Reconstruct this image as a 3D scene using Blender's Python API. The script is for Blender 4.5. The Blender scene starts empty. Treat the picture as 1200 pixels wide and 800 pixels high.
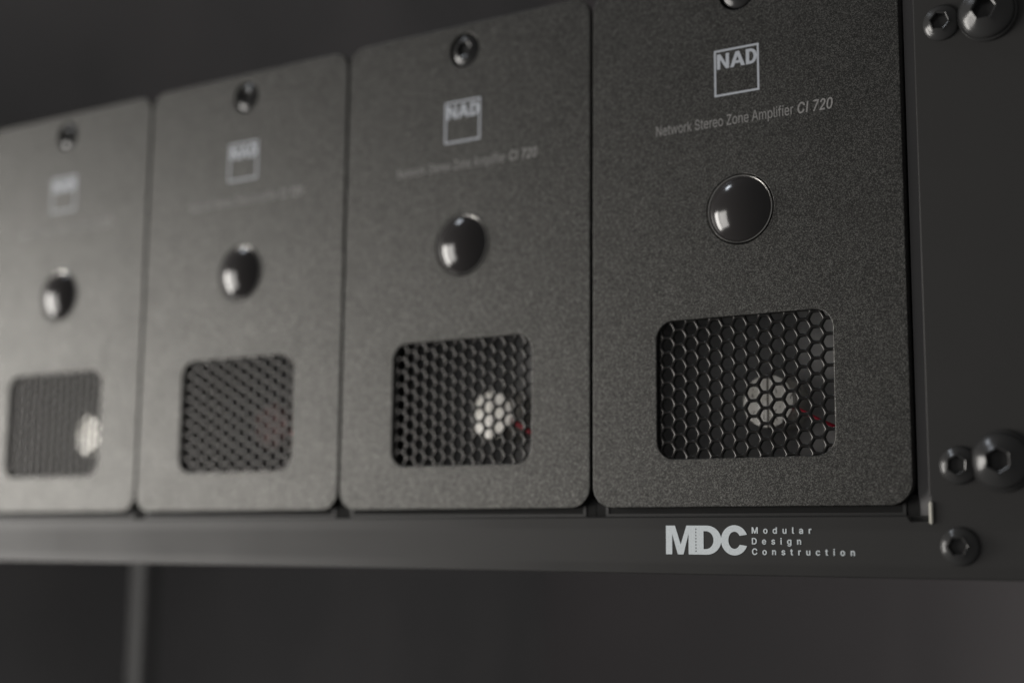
import bpy, bmesh, math, random
from mathutils import Vector, Matrix
random.seed(7)
sc = bpy.context.scene
COL = sc.collection
S = 0.106                      # spacing of the amplifiers in metres; the layout below is in units of it

# ---------------------------------------------------------------- camera
cam_d = bpy.data.cameras.new('camera')
cam = bpy.data.objects.new('camera', cam_d)
COL.objects.link(cam)
sc.camera = cam
cam_d.sensor_width = 36.0
cam_d.lens = 1662.0 / 1200.0 * 36.0
cam_d.clip_start = 0.01
cam_d.clip_end = 50.0
yaw, pitch, roll = math.radians(-32.58), math.radians(8.13), math.radians(0.47)
fwd = Vector((math.sin(yaw) * math.cos(pitch), math.cos(yaw) * math.cos(pitch), math.sin(pitch)))
rt0 = Vector((math.cos(yaw), -math.sin(yaw), 0))
up0 = rt0.cross(fwd)
rt = rt0 * math.cos(roll) + up0 * math.sin(roll)
up = up0 * math.cos(roll) - rt0 * math.sin(roll)
cpos = Vector((1.923, -3.823, -0.255)) * S
M = Matrix((rt, up, -fwd)).transposed().to_4x4()
M.translation = cpos
cam.matrix_world = M
cam_d.dof.use_dof = True
cam_d.dof.focus_distance = (Vector((0.46, 0, 0.35)) * S - cpos).dot(fwd)
cam_d.dof.aperture_fstop = 4.4
cam_d.dof.aperture_blades = 0

# ---------------------------------------------------------------- light
world = bpy.data.worlds.new('World')
sc.world = world
world.use_nodes = True
bg = world.node_tree.nodes['Background']
bg.inputs['Color'].default_value = (1.0, 0.985, 0.97, 1)
bg.inputs['Strength'].default_value = 0.16

def area(name, pos, target, sx, sy, radiance, col):
    d = bpy.data.lights.new(name, 'AREA')
    d.shape = 'RECTANGLE'
    d.size, d.size_y = sx, sy
    d.energy = radiance * math.pi * sx * sy
    d.color = col
    o = bpy.data.objects.new(name, d)
    COL.objects.link(o)
    o.location = pos
    o.rotation_euler = (Vector(target) - Vector(pos)).to_track_quat('-Z', 'Y').to_euler()
    return o

tgt = Vector((-1.2, 0, 0.3)) * S
def az(deg, el, dist):
    a, e = math.radians(deg), math.radians(el)
    return tgt + Vector((math.sin(a) * math.cos(e), -math.cos(a) * math.cos(e), math.sin(e))) * dist
area('window_light', az(-71, -4, 1.1), tgt, 0.26, 0.66, 16.5, (1.0, 0.965, 0.915))
area('window_curtain_light', az(-50, -5, 1.15), tgt, 0.46, 0.66, 8.8, (1.0, 0.965, 0.92))
area('ceiling_lamp', tgt + Vector((-0.50, -0.22, 0.84)) * 1.1, tgt, 0.16, 0.16, 15.0, (0.86, 0.92, 1.0))

vs = sc.view_settings
vs.view_transform = 'Standard'
vs.look = 'None'
vs.exposure = 0.0
vs.gamma = 1.0
vs.use_curve_mapping = False
sc.cycles.use_denoising = True
sc.cycles.max_bounces = 8

# ---------------------------------------------------------------- materials
def mat(name, col, rough=0.5, metal=0.0, spec=0.5, coat=0.0):
    m = bpy.data.materials.new(name)
    m.use_nodes = True
    b = m.node_tree.nodes['Principled BSDF']
    b.inputs['Base Color'].default_value = (*col, 1)
    b.inputs['Roughness'].default_value = rough
    b.inputs['Metallic'].default_value = metal
    b.inputs['Specular IOR Level'].default_value = spec
    b.inputs['Coat Weight'].default_value = coat
    b.inputs['Coat Roughness'].default_value = 0.03
    return m, m.node_tree, b

def noise(nt, scale, detail=2.0, vec=None, rough=0.5):
    n = nt.nodes.new('ShaderNodeTexNoise')
    n.inputs['Scale'].default_value = scale
    n.inputs['Detail'].default_value = detail
    n.inputs['Roughness'].default_value = rough
    if vec is None:
        tc = nt.nodes.new('ShaderNodeTexCoord')
        vec = tc.outputs['Object']
    nt.links.new(vec, n.inputs['Vector'])
    return n.outputs['Fac']

def maprange(nt, v, a, b, c, d):
    n = nt.nodes.new('ShaderNodeMapRange')
    n.inputs['From Min'].default_value = a
    n.inputs['From Max'].default_value = b
    n.inputs['To Min'].default_value = c
    n.inputs['To Max'].default_value = d
    nt.links.new(v, n.inputs['Value'])
    return n.outputs['Result']

def bump(nt, b, h, strength, dist):
    n = nt.nodes.new('ShaderNodeBump')
    n.inputs['Strength'].default_value = strength
    n.inputs['Distance'].default_value = dist
    nt.links.new(h, n.inputs['Height'])
    nt.links.new(n.outputs['Normal'], b.inputs['Normal'])

def ramp2(nt, v, c0, c1, p0=0.0, p1=1.0):
    n = nt.nodes.new('ShaderNodeValToRGB')
    n.color_ramp.elements[0].color = (*c0, 1)
    n.color_ramp.elements[1].color = (*c1, 1)
    n.color_ramp.elements[0].position = p0
    n.color_ramp.elements[1].position = p1
    nt.links.new(v, n.inputs['Fac'])
    return n.outputs['Color']

# bead-blasted gunmetal of the front panels
m_panel, nt, b = mat('gunmetal_panel', (0.1, 0.098, 0.092), 0.44, 0.92)
vo = nt.nodes.new('ShaderNodeTexVoronoi')          # crystalline grain of the blasted metal
vo.inputs['Scale'].default_value = 3800
tcv = nt.nodes.new('ShaderNodeTexCoord')
nt.links.new(tcv.outputs['Object'], vo.inputs['Vector'])
sv_ = nt.nodes.new('ShaderNodeSeparateColor')
nt.links.new(vo.outputs['Color'], sv_.inputs['Color'])
g = noise(nt, 3000, 2.0)
g2 = noise(nt, 60, 3.0)
pw_ = nt.nodes.new('ShaderNodeMath'); pw_.operation = 'POWER'; pw_.inputs[1].default_value = 2.2
nt.links.new(sv_.outputs['Red'], pw_.inputs[0])
nt.links.new(ramp2(nt, pw_.outputs[0], (0.033, 0.0327, 0.0313), (0.140, 0.1385, 0.132), 0.0, 1.0), b.inputs['Base Color'])
nt.links.new(maprange(nt, g2, 0.3, 0.7, 0.455, 0.515), b.inputs['Roughness'])
bump(nt, b, g, 0.5, 0.00012)

# satin black powder coat of the rack faceplate
m_black, nt, b = mat('black_powder_coat', (0.041, 0.0405, 0.040), 0.42, 0.0, 0.13)
g = noise(nt, 2200, 2.0)
bump(nt, b, g, 0.25, 0.00006)
g2 = noise(nt, 35, 3.0)
sepz = nt.nodes.new('ShaderNodeSeparateXYZ')
tcz = nt.nodes.new('ShaderNodeTexCoord')
nt.links.new(tcz.outputs['Object'], sepz.inputs['Vector'])
mid = nt.nodes.new('ShaderNodeMath'); mid.operation = 'SUBTRACT'; mid.inputs[1].default_value = -0.256 * S
nt.links.new(sepz.outputs['Z'], mid.inputs[0])
dz_ = nt.nodes.new('ShaderNodeMath'); dz_.operation = 'ABSOLUTE'
nt.links.new(mid.outputs[0], dz_.inputs[0])
band = maprange(nt, dz_.outputs[0], 0.040 * S, 0.054 * S, 0.13, 0.0)      # matte printed field, smoother borders
add_ = nt.nodes.new('ShaderNodeMath'); add_.operation = 'ADD'
nt.links.new(maprange(nt, g2, 0.3, 0.7, 0.31, 0.38), add_.inputs[0])
nt.links.new(band, add_.inputs[1])
nt.links.new(add_.outputs[0], b.inputs['Roughness'])

m_grille, nt, b = mat('black_steel_grille', (0.040, 0.039, 0.038), 0.23, 0.85)
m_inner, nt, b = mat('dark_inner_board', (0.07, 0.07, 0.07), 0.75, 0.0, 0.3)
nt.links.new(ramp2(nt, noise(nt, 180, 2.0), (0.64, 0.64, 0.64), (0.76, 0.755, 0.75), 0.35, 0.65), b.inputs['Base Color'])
m_chassis, nt, b = mat('dark_chassis_steel', (0.035, 0.035, 0.035), 0.5, 0.0)
m_gapshade, nt, b = mat('gap_shade_black', (0.03, 0.03, 0.03), 0.8, 0.0, 0.1)
m_lens, nt, b = mat('black_gloss_lens', (0.022, 0.020, 0.020), 0.14, 0.0, 0.5, 0.0)
m_bezel, nt, b = mat('bezel_metal', (0.55, 0.54, 0.52), 0.22, 1.0)
m_screw, nt, b = mat('black_oxide_screw', (0.034, 0.034, 0.034), 0.22, 0.0, 0.38)
m_glint, nt, b = mat('painted_glint', (0.80, 0.78, 0.70), 0.35, 0.3)  # pale colour of the painted edge highlight
m_logo, nt, b = mat('pale_grey_ink', (0.50, 0.52, 0.56), 0.55, 0.0, 0.3)
nt.links.new(ramp2(nt, noise(nt, 2500, 2.0), (0.36, 0.385, 0.425), (0.47, 0.495, 0.54), 0.3, 0.65), b.inputs['Base Color'])
m_line, nt, b = mat('dim_grey_ink', (0.22, 0.215, 0.21), 0.55, 0.0, 0.3)
nt.links.new(ramp2(nt, noise(nt, 2500, 2.0), (0.19, 0.187, 0.184), (0.30, 0.295, 0.29), 0.3, 0.7), b.inputs['Base Color'])
m_white, nt, b = mat('white_ink', (0.74, 0.78, 0.80), 0.5, 0.0, 0.3)
nt.links.new(ramp2(nt, noise(nt, 1800, 2.0), (0.58, 0.63, 0.66), (0.68, 0.73, 0.76), 0.3, 0.65), b.inputs['Base Color'])
m_red, nt, b = mat('red_wire_insulation', (0.55, 0.02, 0.05), 0.4)
m_wall, nt, b = mat('dim_room_wall', (0.075, 0.073, 0.073), 0.9, 0.0, 0.1)
nt.links.new(ramp2(nt, noise(nt, 2.2, 3.0), (0.275, 0.261, 0.265), (0.345, 0.315, 0.322), 0.35, 0.7), b.inputs['Base Color'])
m_side, nt, b = mat('added_panel_paint', (0.3, 0.3, 0.3), 0.7, 0.0, 0.2)
nt.links.new(ramp2(nt, noise(nt, 9, 3.0), (0.235, 0.232, 0.235), (0.285, 0.276, 0.278), 0.35, 0.7), b.inputs['Base Color'])
m_post, nt, b = mat('rack_post_paint', (0.14, 0.14, 0.14), 0.45, 0.0, 0.5)
bump(nt, b, noise(nt, 900, 2.0), 0.2, 0.0001)

# pale end of the capacitor: sleeve seam and smudged print
m_cap, nt, b = mat('pale_capacitor_end', (0.7, 0.68, 0.62), 0.42, 0.88, 0.5)
tc = nt.nodes.new('ShaderNodeTexCoord')
sep = nt.nodes.new('ShaderNodeSeparateXYZ')
nt.links.new(tc.outputs['Object'], sep.inputs['Vector'])
ab = nt.nodes.new('ShaderNodeMath'); ab.operation = 'ABSOLUTE'
nt.links.new(sep.outputs['X'], ab.inputs[0])
seam = maprange(nt, ab.outputs[0], 0.00022, 0.00045, 0.0, 1.0)
mp = nt.nodes.new('ShaderNodeMapping')
mp.inputs['Scale'].default_value = (1.0, 1.0, 0.45)
nt.links.new(tc.outputs['Object'], mp.inputs['Vector'])
scr = maprange(nt, noise(nt, 900, 3.0, mp.outputs['Vector'], 0.7), 0.36, 0.42, 0.0, 1.0)
blot = ramp2(nt, noise(nt, 160, 2.0), (0.78, 0.76, 0.70), (0.97, 0.95, 0.91), 0.35, 0.62)
mul = nt.nodes.new('ShaderNodeMath'); mul.operation = 'MULTIPLY'
nt.links.new(seam, mul.inputs[0]); nt.links.new(scr, mul.inputs[1])
mx = nt.nodes.new('ShaderNodeMix'); mx.data_type = 'RGBA'
mx.inputs[6].default_value = (0.12, 0.11, 0.10, 1)
nt.links.new(mul.outputs[0], mx.inputs[0])
nt.links.new(blot, mx.inputs[7])
nt.links.new(mx.outputs[2], b.inputs['Base Color'])

m_capdull, nt, b = mat('dull_pink_sleeve', (0.30, 0.20, 0.19), 0.6, 0.0, 0.3)
nt.links.new(ramp2(nt, noise(nt, 260, 2.0), (0.20, 0.15, 0.145), (0.42, 0.27, 0.26), 0.35, 0.65), b.inputs['Base Color'])

# ---------------------------------------------------------------- helpers
def link(name, me, m, parent=None, loc=(0, 0, 0)):
    o = bpy.data.objects.new(name, me)
    COL.objects.link(o)
    o.location = loc
    if m and me is not None and not me.materials:
        me.materials.append(m)
    if parent:
        o.parent = parent
    return o

def tag(o, label, cat, group=None, kind=None):
    if label: o['label'] = label
    if cat: o['category'] = cat
    if group: o['group'] = group
    if kind: o['kind'] = kind
    return o

TX = Matrix(((1, 0, 0, 0), (0, 0, -1, 0), (0, 1, 0, 0), (0, 0, 0, 1)))   # drawing plane XY -> facing -Y

BIG = 500.0                                         # outlines are filled at this scale: the filler is coarse on tiny ones

def from_curve(cu, thick, angle=35):
    """fill a 2D curve, stand it up facing -Y with its front at y = 0"""
    ob = bpy.data.objects.new('tmp', cu)
    COL.objects.link(ob)
    bpy.context.view_layer.update()
    dg = bpy.context.evaluated_depsgraph_get()
    me = bpy.data.meshes.new_from_object(ob.evaluated_get(dg))
    bpy.data.objects.remove(ob)
    me.transform(Matrix.Scale(1.0 / BIG, 4))
    me.transform(TX)
    me.transform(Matrix.Translation((0, thick / 2, 0)))
    me.materials.clear()
    bm = bmesh.new()
    bm.from_mesh(me)
    bmesh.ops.remove_doubles(bm, verts=bm.verts, dist=1e-7)
    bmesh.ops.recalc_face_normals(bm, faces=bm.faces)
    bm.normal_update()
    for f in bm.faces:
        f.smooth = abs(f.normal.y) < 0.995
    bm.to_mesh(me)
    bm.free()
    me.set_sharp_from_angle(angle=math.radians(angle))
    flat = [abs(p.normal.y) > 0.995 for p in me.polygons]
    for p, fl in zip(me.polygons, flat):
        p.use_smooth = not fl
    sharp = me.attributes.get('sharp_edge') or me.attributes.new('sharp_edge', 'BOOLEAN', 'EDGE')
    side = {}
    for p, fl in zip(me.polygons, flat):
        for k in p.edge_keys:
            side.setdefault(k, set()).add(fl)
    for e in me.edges:                              # keep the flat faces flat beside their rounded edges
        if len(side.get(e.key, ())) == 2:
            sharp.data[e.index].value = True
    me.update()
    return me

def sheet(loops, thick, bevel=0.0, res=2):
    cu = bpy.data.curves.new('tmp', 'CURVE')
    cu.dimensions = '2D'
    cu.fill_mode = 'BOTH'
    for lp in loops:
        sp = cu.splines.new('POLY')
        sp.points.add(len(lp) - 1)
        for p, (x, y) in zip(sp.points, lp):
            p.co = (x * BIG, y * BIG, 0, 1)
        sp.use_cyclic_u = True
    cu.extrude = max(thick / 2 - bevel, 1e-6) * BIG
    if bevel:
        cu.bevel_depth = bevel * BIG
        cu.bevel_resolution = res
        cu.offset = -bevel * BIG
    return from_curve(cu, thick)

def rrect(x0, x1, z0, z1, r, n=10):
    pts = []
    for cx, cz, a0 in ((x1 - r, z1 - r, 0), (x0 + r, z1 - r, 90), (x0 + r, z0 + r, 180), (x1 - r, z0 + r, 270)):
        for i in range(n + 1):
            a = math.radians(a0 + 90 * i / n)
            pts.append((cx + r * math.cos(a), cz + r * math.sin(a)))
    return pts

def circ(cx, cz, r, n=64):
    return [(cx + r * math.cos(2 * math.pi * i / n), cz + r * math.sin(2 * math.pi * i / n)) for i in range(n)]

FONT = None
try:                                                # Blender's own sans-serif; its built-in font otherwise
    FONT = bpy.data.fonts.load(bpy.utils.system_resource('DATAFILES', path='fonts') + '/Inter.woff2')
except Exception:
    FONT = None

def text_polys(body, space, slant):
    """outlines of a line of text, as closed polygons"""
    shear = 0.0
    cu = bpy.data.curves.new('tmp', 'FONT')
    cu.body = body
    cu.size = 1.0
    if FONT: cu.font = FONT
    cu.space_character = space
    cu.shear = shear
    ob = bpy.data.objects.new('tmp', cu)
    COL.objects.link(ob)
    bpy.context.view_layer.update()
    dg = bpy.context.evaluated_depsgraph_get()
    oe = ob.evaluated_get(dg)
    cv = oe.to_curve(dg)
    polys = []
    for sp in cv.splines:
        bp = sp.bezier_points
        pts = []
        for i in range(len(bp)):
            a, c = bp[i], bp[(i + 1) % len(bp)]
            straight = (a.handle_right - a.co).cross(c.co - a.co).length < 1e-5 and (c.handle_left - c.co).cross(c.co - a.co).length < 1e-5
            n = 1 if straight else 4
            for k in range(n):
                t = k / n
                p = a.co * (1 - t) ** 3 + a.handle_right * 3 * t * (1 - t) ** 2 + c.handle_left * 3 * t * t * (1 - t) + c.co * t ** 3
                pts.append((p.x, p.y))
        clean = []
        for q in pts:                               # drop slivers that upset the filler
            if not clean or math.hypot(q[0] - clean[-1][0], q[1] - clean[-1][1]) > 0.006:
                clean.append(q)
        if len(clean) > 2:
            polys.append(clean)
    oe.to_curve_clear()
    for i, p in enumerate(polys):                   # plain stem for I, plain strokes for Z
        xs = sorted({round(x, 3) for x, y in p})
        X0, X1 = min(x for x, y in p), max(x for x, y in p)
        T = max(y for x, y in p)
        if not shear and 'I' in body and len(p) == 12 and len(xs) <= 4:
            m = (X0 + X1) / 2
            polys[i] = [(m - 0.032, 0), (m - 0.032, T), (m + 0.032, T), (m + 0.032, 0)]
        elif not shear and 'Z' in body and 38 <= len(p) <= 44 and abs(p[0][1]) < 1e-6 and abs(p[-1][1]) < 1e-6 and T > 0.5 and p[1][1] < 0.1:
            h = 0.057
            polys[i] = [(X0, 0), (X0, h * 0.85), (X1 - 0.085, T - h), (X0 + 0.004, T - h), (X0 + 0.004, T), (X1, T), (X1, T - h * 0.85), (X0 + 0.085, h), (X1, h), (X1, 0)]
    if slant:
        polys = [[(x + slant * y, y) for x, y in p] for p in polys]
    bpy.data.objects.remove(ob)
    return polys

def sarea(p):
    return 0.5 * sum(p[i][0] * p[(i + 1) % len(p)][1] - p[(i + 1) % len(p)][0] * p[i][1] for i in range(len(p)))

def inside(q, p):
    x, y = q
    c = False
    for i in range(len(p)):
        (x0, y0), (x1, y1) = p[i], p[(i + 1) % len(p)]
        if (y0 > y) != (y1 > y) and x < (x1 - x0) * (y - y0) / (y1 - y0) + x0:
            c = not c
    return c

def text_mesh(body, cap, width=None, bold=0.0, shear=0.0, track=1.0):
    """ink lettering, baseline start at the origin; overlapping strokes of a glyph are laid one over the other"""
    H = text_polys('H', 1.0, 0.0)
    k = cap / max(y for p in H for x, y in p)
    polys = text_polys(body, track, shear)
    big = max(polys, key=lambda p: abs(sarea(p)))
    sgn = 1 if sarea(big) > 0 else -1
    x0 = min(x for p in polys for x, y in p)
    x1 = max(x for p in polys for x, y in p)
    kx = k if width is None else width / (x1 - x0)
    outers = [p for p in polys if sarea(p) * sgn > 0]
    holes = [p for p in polys if sarea(p) * sgn < 0]
    bm = bmesh.new()
    cnt = 0
    for o in outers:
        loops = [o] + [h for h in holes if all(inside(q, o) for q in h)]
        d = bold * k
        for ox, oz in (((0, 0),) if not bold else ((-d, 0), (d, 0), (0, -d * 0.7), (0, d * 0.7))):   # heavier strokes
            me = sheet([[((x - x0) * kx, y * k) for x, y in lp] for lp in loops], 0.00008)
            me.transform(Matrix.Translation((ox, -0.000003 * (cnt % 9), oz)))
            bm.from_mesh(me)
            bpy.data.meshes.remove(me)
            cnt += 1
    me = bpy.data.meshes.new('lettering')
    bm.to_mesh(me); bm.free()
    return me, (x1 - x0) * kx

def lathe(rings, n=48, cap_last=True):
    """rings: list of (radius or callable(angle), y); facing -Y"""
    bm = bmesh.new()
    prev = None
    for r, y in rings:
        cur = []
        for i in range(n):
            a = 2 * math.pi * i / n
            rr = r(a) if callable(r) else r
            cur.append(bm.verts.new((rr * math.cos(a), y, rr * math.sin(a))))
        if prev:
            for i in range(n):
                bm.faces.new((prev[i], prev[(i + 1) % n], cur[(i + 1) % n], cur[i]))
        prev = cur
    if cap_last:
        bm.faces.new(prev)
    for f in bm.faces:
        f.smooth = True
    bmesh.ops.recalc_face_normals(bm, faces=bm.faces)
    me = bpy.data.meshes.new('lathe')
    bm.to_mesh(me); bm.free()
    me.set_sharp_from_angle(angle=math.radians(38))
    return me

def hexr(r, rot=0.0):
    def f(a):
        t = (a + rot) % (math.pi / 3) - math.pi / 6
        return r / math.cos(t)
    return f

def box_mesh(x0, x1, y0, y1, z0, z1, bev=0.0):
    bm = bmesh.new()
    bmesh.ops.create_cube(bm, size=1.0)
    for v in bm.verts:
        v.co = Vector(((x0 + x1) / 2 + v.co.x * (x1 - x0), (y0 + y1) / 2 + v.co.y * (y1 - y0), (z0 + z1) / 2 + v.co.z * (z1 - z0)))
    if bev:
        bmesh.ops.bevel(bm, geom=list(bm.edges), offset=bev, segments=2, affect='EDGES')
    me = bpy.data.meshes.new('box')
    bm.to_mesh(me); bm.free()
    return me

def scaled(lp):
    return [(x * S, z * S) for x, z in lp]

# ---------------------------------------------------------------- layout measures (units of S)
EL, ER, ET, EB = -0.221, 0.769, 1.502, -0.143      # front panel edges
VL, VR, VT, VB = 0.0, 0.554, 0.415, 0.0            # vent opening
LU, LV, LR = 0.2775, 0.7345, 0.106                 # status lens
SU, SV, SR = 0.278, 1.411, 0.059                   # top screw
LIP_T, LIP_B = -0.170, -0.338
FY = -0.030                                        # front of the rack faceplate

# ---------------------------------------------------------------- setting
w = link('room_wall', box_mesh(-1.9, 1.2, 0.62, 0.64, -0.7, 0.9), m_wall)
tag(w, None, None, kind='structure')

# ---------------------------------------------------------------- rack frame
rack = link('equipment_rack', None, None, None, (0, 0, LIP_B * S))
tag(rack, 'black steel rack frame with a front lip under the amplifiers and a screwed ear', 'rack')
def rpart(name, me, m, loc=(0, 0, 0)):
    return link(name, me, m, rack, (loc[0], loc[1], loc[2] - LIP_B * S))
OX0, OX1, OZ1 = -3.80, 1.30, 1.62
IL, IR = -3.28, 0.818
outline = [(OX0, LIP_B), (OX1, LIP_B), (OX1, OZ1), (IR, OZ1), (IR, -0.120), (IR + 0.004, -0.120), (IR + 0.004, LIP_T - 0.016),
           (IR - 0.05, LIP_T - 0.016), (IR - 0.06, LIP_T), (IL, LIP_T), (IL, OZ1), (OX0, OZ1)]
bigs = [(1.022, 1.181), (1.012, -0.031)]
smalls = [(0.897, 1.177), (0.9005, -0.0395), (0.8955, -0.2513)]
rpart('faceplate', sheet([scaled(outline)], 0.0024, 0.0005, 3), m_black, (0, FY * S, 0))
floor_me = box_mesh(-3.30 * S, 0.835 * S, FY * S + 0.0026, 2.35 * S, LIP_T * S - 0.0016, LIP_T * S)
rpart('shelf_floor', floor_me, m_black)
for x in (-3.31, 0.845):
    rpart('side_wall', box_mesh((x - 0.009) * S, (x + 0.009) * S, FY * S + 0.0026, 2.35 * S, LIP_B * S + 0.004, 1.55 * S), m_black)
rpart('gap_lift_strip', box_mesh(0.772 * S, 0.84 * S, 0.0036, 0.0046, LIP_T * S + 0.0001, 1.55 * S), m_side)  # pale strip added to lift the darkness of the gap beside the ear
rpart('edge_glint', box_mesh(0.8195 * S, 0.8285 * S, FY * S - 0.0009, FY * S + 0.001, -0.193 * S, -0.134 * S, 0.0003), m_glint)  # pale sliver stands in for the highlight on the ear's rounded edge

rpart('wall_shade_panel', box_mesh(-3.95 * S, -3.92 * S, 0.2 * S, 0.6195, -0.65, 0.85), m_side)  # panel added to keep the window light off the room wall

def button_screw(R, h, sock):
    rings = [(R, 0.0006), (R, -0.12 * h), (0.975 * R, -0.26 * h)]
    for t in (0.88, 0.74, 0.60):
        rings.append((R * t, -h * (1.0 - 0.74 * (t / 0.975) ** 2.4)))
    rings += [(hexr(sock * 1.12 * R), -h), (hexr(sock * R), -h * 0.94), (hexr(sock * 0.97 * R), -h * 0.30)]
    return lathe(rings, 48)
sm_me = button_screw(0.051 * S, 0.0026, 0.42)
for k, (x, z) in enumerate(smalls):
    o = rpart('screw', sm_me, m_screw, (x * S, FY * S, z * S))
    o.rotation_euler.y = 0.4 * k + 0.2
bg_me = button_screw(0.074 * S, 0.0042, 0.36)
wash_me = lathe([(0.081 * S, 0.0003), (0.081 * S, -0.0007), (0.079 * S, -0.0010), (0.05 * S, -0.0010), (0.05 * S, 0.0003)], 48, False)
for k, (x, z) in enumerate(bigs):
    o = rpart('mounting_screw', bg_me, m_screw, (x * S, FY * S - 0.0010, z * S))
    o.rotation_euler.y = 0.5 * k
    link('washer', wash_me, m_screw, o, (0, 0.0010, 0))

# lettering on the lip: px in the traced logo -> metres
PX0, PZ0 = 0.0424 * S, -0.2797 * S
KX, KZ = 0.2572 * S / 384.0, 0.0830 * S / 136.0
def tr(pts):
    return [((x - 123) * KX, (238 - y) * KZ) for x, y in pts]
def arc(cx, cy, rx, ry, a0, a1, n=20):
    return [(cx + rx * math.cos(math.radians(a0 + (a1 - a0) * i / n)), cy - ry * math.sin(math.radians(a0 + (a1 - a0) * i / n))) for i in range(n + 1)]
def dashes(x, y0, y1, n, wd=4.5):
    out = []
    st = (y1 - y0) / n
    for i in range(n):
        y = y0 + i * st
        out.append([(x - wd / 2, y + st * 0.22), (x + wd / 2, y + st * 0.22), (x + wd / 2, y + st * 0.72), (x - wd / 2, y + st * 0.72)])
    return out
md = [(123, 102), (167, 102), (194, 192), (222, 102)] + [(318, 102)] + arc(318, 170, 68, 68, 82, -82, 20) + [(318, 238), (232, 238), (232, 140),
      (207, 238), (180, 238), (153, 140), (153, 238), (123, 238)]
dcount = [(303, 128), (314, 128)] + arc(314, 170, 36, 42, 80, -80, 16) + [(314, 212), (303, 212)]
cshape = arc(447, 170, 62, 70, 22, 338, 40) + [(473, 191)] + arc(447, 170, 28, 40, 328, 32, 30) + [(473, 149)]
txt = rpart('lip_lettering', sheet([tr(md), tr(dcount)] + [tr(d) for d in dashes(267, 112, 230, 8)], 0.00012), m_white, (PX0, FY * S - 0.0001, PZ0))
txt['label'] = 'white printed letters and three small lines of words'
link('letter', sheet([tr(cshape)], 0.00012), m_white, txt, (0, -0.00002, 0))
track = None
capz = 28 * KZ
me1, w1 = text_mesh('Construction', capz, None, 0.024, 0.0, 1.0)
me2, w2 = text_mesh('Construction', capz, None, 0.024, 0.0, 2.0)
want = 0.2985 * S
track = 1.0 + (want - w1) / (w2 - w1)
for body, yb in (('Modular', 138), ('Design', 187.5), ('Construction', 235.5)):
    me, _ = text_mesh(body, capz, None, 0.024, 0.0, track)
    link('printed_word', me, m_white, txt, (0.3135 * S - PX0, 0, (238 - yb) * KZ))

# ---------------------------------------------------------------- amplifiers
PT = 0.0030                                        # panel thickness
panel_me = sheet([scaled(rrect(EL, ER, EB, ET, 0.066)), scaled(rrect(VL, VR, VB, VT, 0.056)),
                  scaled(circ(LU, LV, LR)), scaled(circ(SU, SV, SR))], PT, 0.00035, 3)

# grille: honeycomb of punched holes with rolled front edges
def grille_mesh():
    a = 0.0452 * S                                  # distance between holes in a column
    cw = a * math.sqrt(3) / 2
    t = 0.0011
    bm = bmesh.new()
    x0, x1, z0, z1 = (VL - 0.02 - 0.0391) * S, (VR + 0.02) * S, (VB - 0.02) * S, (VT + 0.045) * S
    N = 12
    ro = a / 2                                      # apothem of a cell
    ri = ro * 0.80
    def cellpt(k, r, roundness):
        ang = math.radians(30 * k)
        if k % 2 == 0:
            # vertices of the flat-topped hexagon lie at 0, 60, 120 ...
            R_ = r / math.cos(math.pi / 6)
            R_ = R_ * (1 - roundness) + r * 1.03 * roundness
        else:
            R_ = r
        return R_ * math.cos(ang), R_ * math.sin(ang)
    w_ = ro - ri
    prof = [(ro, 0.0, 0.0), (ri + 0.60 * w_, 0.00003, 0.20), (ri + 0.28 * w_, 0.00010, 0.36), (ri + 0.08 * w_, 0.00022, 0.46), (ri, 0.00042, 0.5), (ri, t, 0.5), (ro, t, 0.0)]
    ci = 0
    x = x0
    while x < x1:
        z = z0 + (0 if ci % 2 else a / 2)
        while z < z1:
            prev = None
            for r, y, rd in prof:
                cur = []
                for k in range(N):
                    px, pz = cellpt(k, r, rd)
                    cur.append(bm.verts.new((x + px, y, z + pz)))
                if prev:
                    for k in range(N):
                        bm.faces.new((prev[k], prev[(k + 1) % N], cur[(k + 1) % N], cur[k]))
                prev = cur
            z += a
        x += cw
        ci += 1
    bmesh.ops.remove_doubles(bm, verts=bm.verts, dist=2e-6)
    bmesh.ops.recalc_face_normals(bm, faces=bm.faces)
    for f in bm.faces:
        f.smooth = True
    me = bpy.data.meshes.new('grille')
    bm.to_mesh(me); bm.free()
    me.set_sharp_from_angle(angle=math.radians(65))
    return me
grille_me = grille_mesh()

# status lens: shallow glossy dome
lr = (LR - 0.004) * S
dome = [(lr - 0.0002, PT)]
hh = 0.0046
for i in range(13):
    t = i / 12.0
    r = lr * math.cos(t * math.pi / 2 * 0.985)
    dome.append((max(r, 0.00005), 0.0008 - hh * (1 - (r / lr) ** 2) ** 0.75))
lens_me = lathe(dome, 64)
bez_me = lathe([(lr + 0.0001, PT), (lr + 0.0001, -0.0001), (lr - 0.0001, -0.00035), (lr - 0.0004, -0.0002), (lr - 0.0007, 0.0003), (lr - 0.0007, PT)], 64, False)

top_me = button_screw((SR - 0.006) * S, 0.0022, 0.46)

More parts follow.
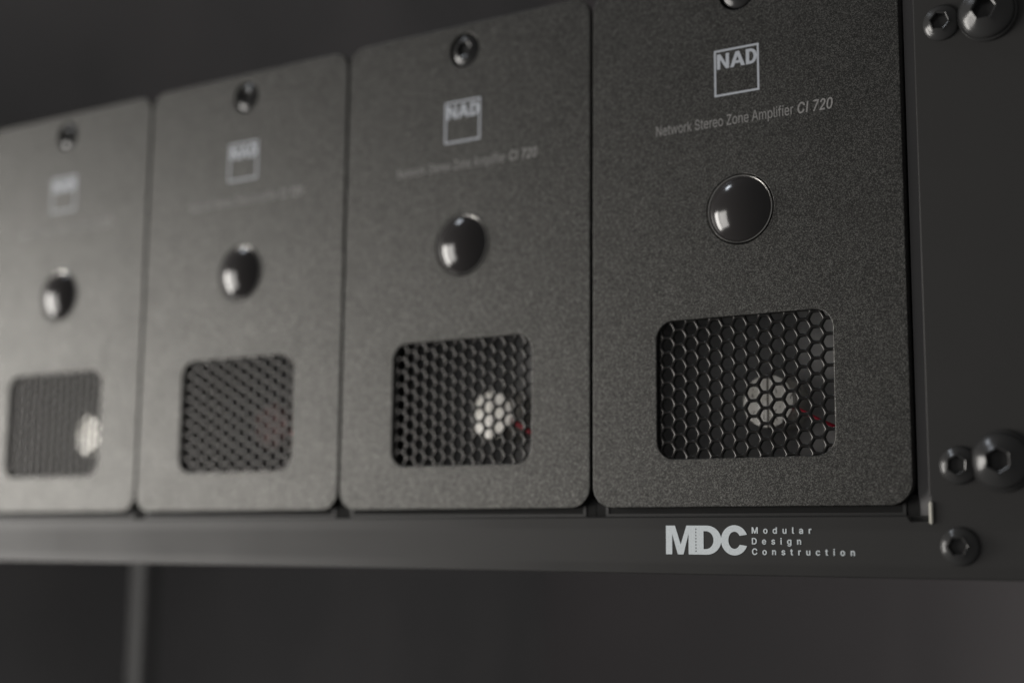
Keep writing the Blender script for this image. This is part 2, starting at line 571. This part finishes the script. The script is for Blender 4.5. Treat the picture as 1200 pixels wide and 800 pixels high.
# chassis: open-fronted steel box resting on the shelf
def chassis_mesh():
    x0, x1 = (EL + 0.03) * S, (ER - 0.03) * S
    y0, y1 = PT, 2.25 * S
    z0, z1 = LIP_T * S, (ET - 0.03) * S
    bm = bmesh.new()
    v = [bm.verts.new(p) for p in ((x0, y0, z0), (x1, y0, z0), (x1, y0, z1), (x0, y0, z1), (x0, y1, z0), (x1, y1, z0), (x1, y1, z1), (x0, y1, z1))]
    for q in ((0, 1, 5, 4), (1, 2, 6, 5), (2, 3, 7, 6), (3, 0, 4, 7), (4, 5, 6, 7)):
        bm.faces.new([v[i] for i in q])
    bmesh.ops.recalc_face_normals(bm, faces=bm.faces)
    bmesh.ops.solidify(bm, geom=list(bm.faces), thickness=0.0010)
    me = bpy.data.meshes.new('chassis')
    bm.to_mesh(me); bm.free()
    return me
chassis_me = chassis_mesh()
gap_me = box_mesh((EL - 0.004) * S, (ER + 0.004) * S, PT + 0.0003, PT + 0.0012, LIP_T * S, (EB + 0.03) * S)  # dark strip added behind the panel gaps, in place of their deep shade
board_me = box_mesh((EL + 0.05) * S, (ER - 0.05) * S, 0.33 * S, 0.345 * S, LIP_T * S + 0.001, (ET - 0.06) * S)
CR = 0.084 * S
cap_me = lathe([(CR, 0.14 * S), (CR, 0.0006), (CR - 0.0004, 0.0), (CR - 0.0012, -0.0001)], 56)

# logo and lettering on the panel
lw = 0.1455
fr = 0.0062
def L(pts, x0=0.0, z0=0.0):
    return [((x0 + x) * S, (z0 + z) * S) for x, z in pts]
def Lp(px, py):      # traced crop pixels of the square (460 x 470) -> panel units inside the square
    return (px / 460.0 * lw, lw - py / 470.0 * lw)
H0, H1 = 44, 196
def letters():
    n = [(30, H1), (30, H0), (66, H0), (122, 142), (122, H0), (156, H0), (156, H1), (121, H1), (64, 98), (64, H1)]
    a = [(166, H1), (223, H0), (261, H0), (318, H1), (279, H1), (267, 163), (216, 163), (204, H1)]
    ah = [(225, 136), (258, 136), (242, 92)]
    d = [(328, H1), (328, H0), (378, H0)] + [(378 + 62 * math.sin(math.radians(t)), 120 - 76 * math.cos(math.radians(t))) for t in range(10, 171, 16)] + [(378, H1)]
    dh = [(362, 168), (362, 72), (376, 72)] + [(376 + 30 * math.sin(math.radians(t)), 120 - 48 * math.cos(math.radians(t))) for t in range(10, 171, 16)] + [(376, 168)]
    return [[tuple(c * S for c in Lp(*p)) for p in lp] for lp in (n, a, ah, d, dh)]
logo_me = sheet([L([(0, 0), (lw, 0), (lw, lw), (0, lw)]), L([(fr, fr), (lw - fr, fr), (lw - fr, lw - fr), (fr, lw - fr)])] + letters(), 0.0001)
word1, _ = text_mesh('Network Stereo Zone Amplifier', 0.0315 * S, 0.447 * S, 0.0, 0.0)
word2, _ = text_mesh('CI 720', 0.0325 * S, 0.105 * S, 0.016, 0.16)

def tube(pts, r, n=10):
    bm = bmesh.new()
    prev = None
    P = [Vector(p) for p in pts]
    for i, p in enumerate(P):
        t = (P[min(i + 1, len(P) - 1)] - P[max(i - 1, 0)]).normalized()
        u = t.cross(Vector((0, 1, 0.2))).normalized()
        v = t.cross(u)
        cur = [bm.verts.new(p + (u * math.cos(2 * math.pi * k / n) + v * math.sin(2 * math.pi * k / n)) * r) for k in range(n)]
        if prev:
            for k in range(n):
                bm.faces.new((prev[k], prev[(k + 1) % n], cur[(k + 1) % n], cur[k]))
        prev = cur
    for f in bm.faces:
        f.smooth = True
    bmesh.ops.recalc_face_normals(bm, faces=bm.faces)
    me = bpy.data.meshes.new('tube')
    bm.to_mesh(me); bm.free()
    return me
CU, CV, CY = 0.276, 0.180, 0.195
wire_me = tube([((CU + x) * S, y * S, (CV + z) * S) for x, y, z in
                ((0.075, 0.24, -0.015), (0.10, 0.185, -0.030), (0.135, 0.165, -0.046), (0.175, 0.165, -0.068), (0.215, 0.175, -0.086), (0.25, 0.21, -0.10), (0.28, 0.335, -0.12))], 0.0006)

labels = ['dark gunmetal amplifier beside the screwed rack ear, above the white lip lettering',
          'second gunmetal amplifier counting from the screwed rack ear, softly blurred',
          'third gunmetal amplifier counting from the screwed rack ear, with blurred unreadable logo',
          'pale lit gunmetal amplifier fourth and last in row from the screwed rack ear']
for k in range(4):
    amp = link('amplifier', None, None, None, (-k * S, 0, LIP_T * S))
    tag(amp, labels[k], 'amplifier', 'amplifiers standing in a row on the rack shelf')
    dz = -LIP_T * S
    link('front_panel', panel_me, m_panel, amp, (0, 0, dz))
    link('chassis', chassis_me, m_chassis, amp, (0, 0, dz))
    link('gap_shade_strip', gap_me, m_gapshade, amp, (0, 0, dz))
    link('inner_board', board_me, m_inner, amp, (0, 0, dz))
    link('vent_grille', grille_me, m_grille, amp, (0.011 * S, 0.0011, -0.0195 * S + dz))
    ln = link('status_lens', lens_me, m_lens, amp, (LU * S, 0, LV * S + dz))
    link('bezel', bez_me, m_bezel, ln)
    o = link('panel_screw', top_me, m_screw, amp, (SU * S, 0.0014, SV * S + dz))
    o.rotation_euler.y = 0.3 + 0.7 * k
    link('logo_print', logo_me, m_logo, amp, (0.201 * S, -0.00006, 1.0885 * S + dz))
    pw = link('panel_lettering', word1, m_line, amp, (0.004 * S, -0.00006, 0.996 * S + dz))
    link('model_number', word2, m_line, pw, (0.461 * S, 0, 0.0))
    o = link('capacitor', cap_me.copy() if k == 2 else cap_me, m_cap, amp, (CU * S, CY * S, CV * S + dz))
    if k == 2:
        o.data.materials.clear()
        o.data.materials.append(m_capdull)
        o['label'] = 'dull pinkish capacitor end'
    link('wire', wire_me, m_red, amp, (0, 0, dz))

# ---------------------------------------------------------------- rear post of the rack seen under the shelf
post = link('rack_post', box_mesh(-0.006, 0.006, -0.006, 0.006, -0.55, 0.08, 0.001), m_post, None, (-3.34 * S, 1.12 * S, 0))
tag(post, 'dark steel rack post standing behind the shelf below the fourth amplifier', 'rack post')
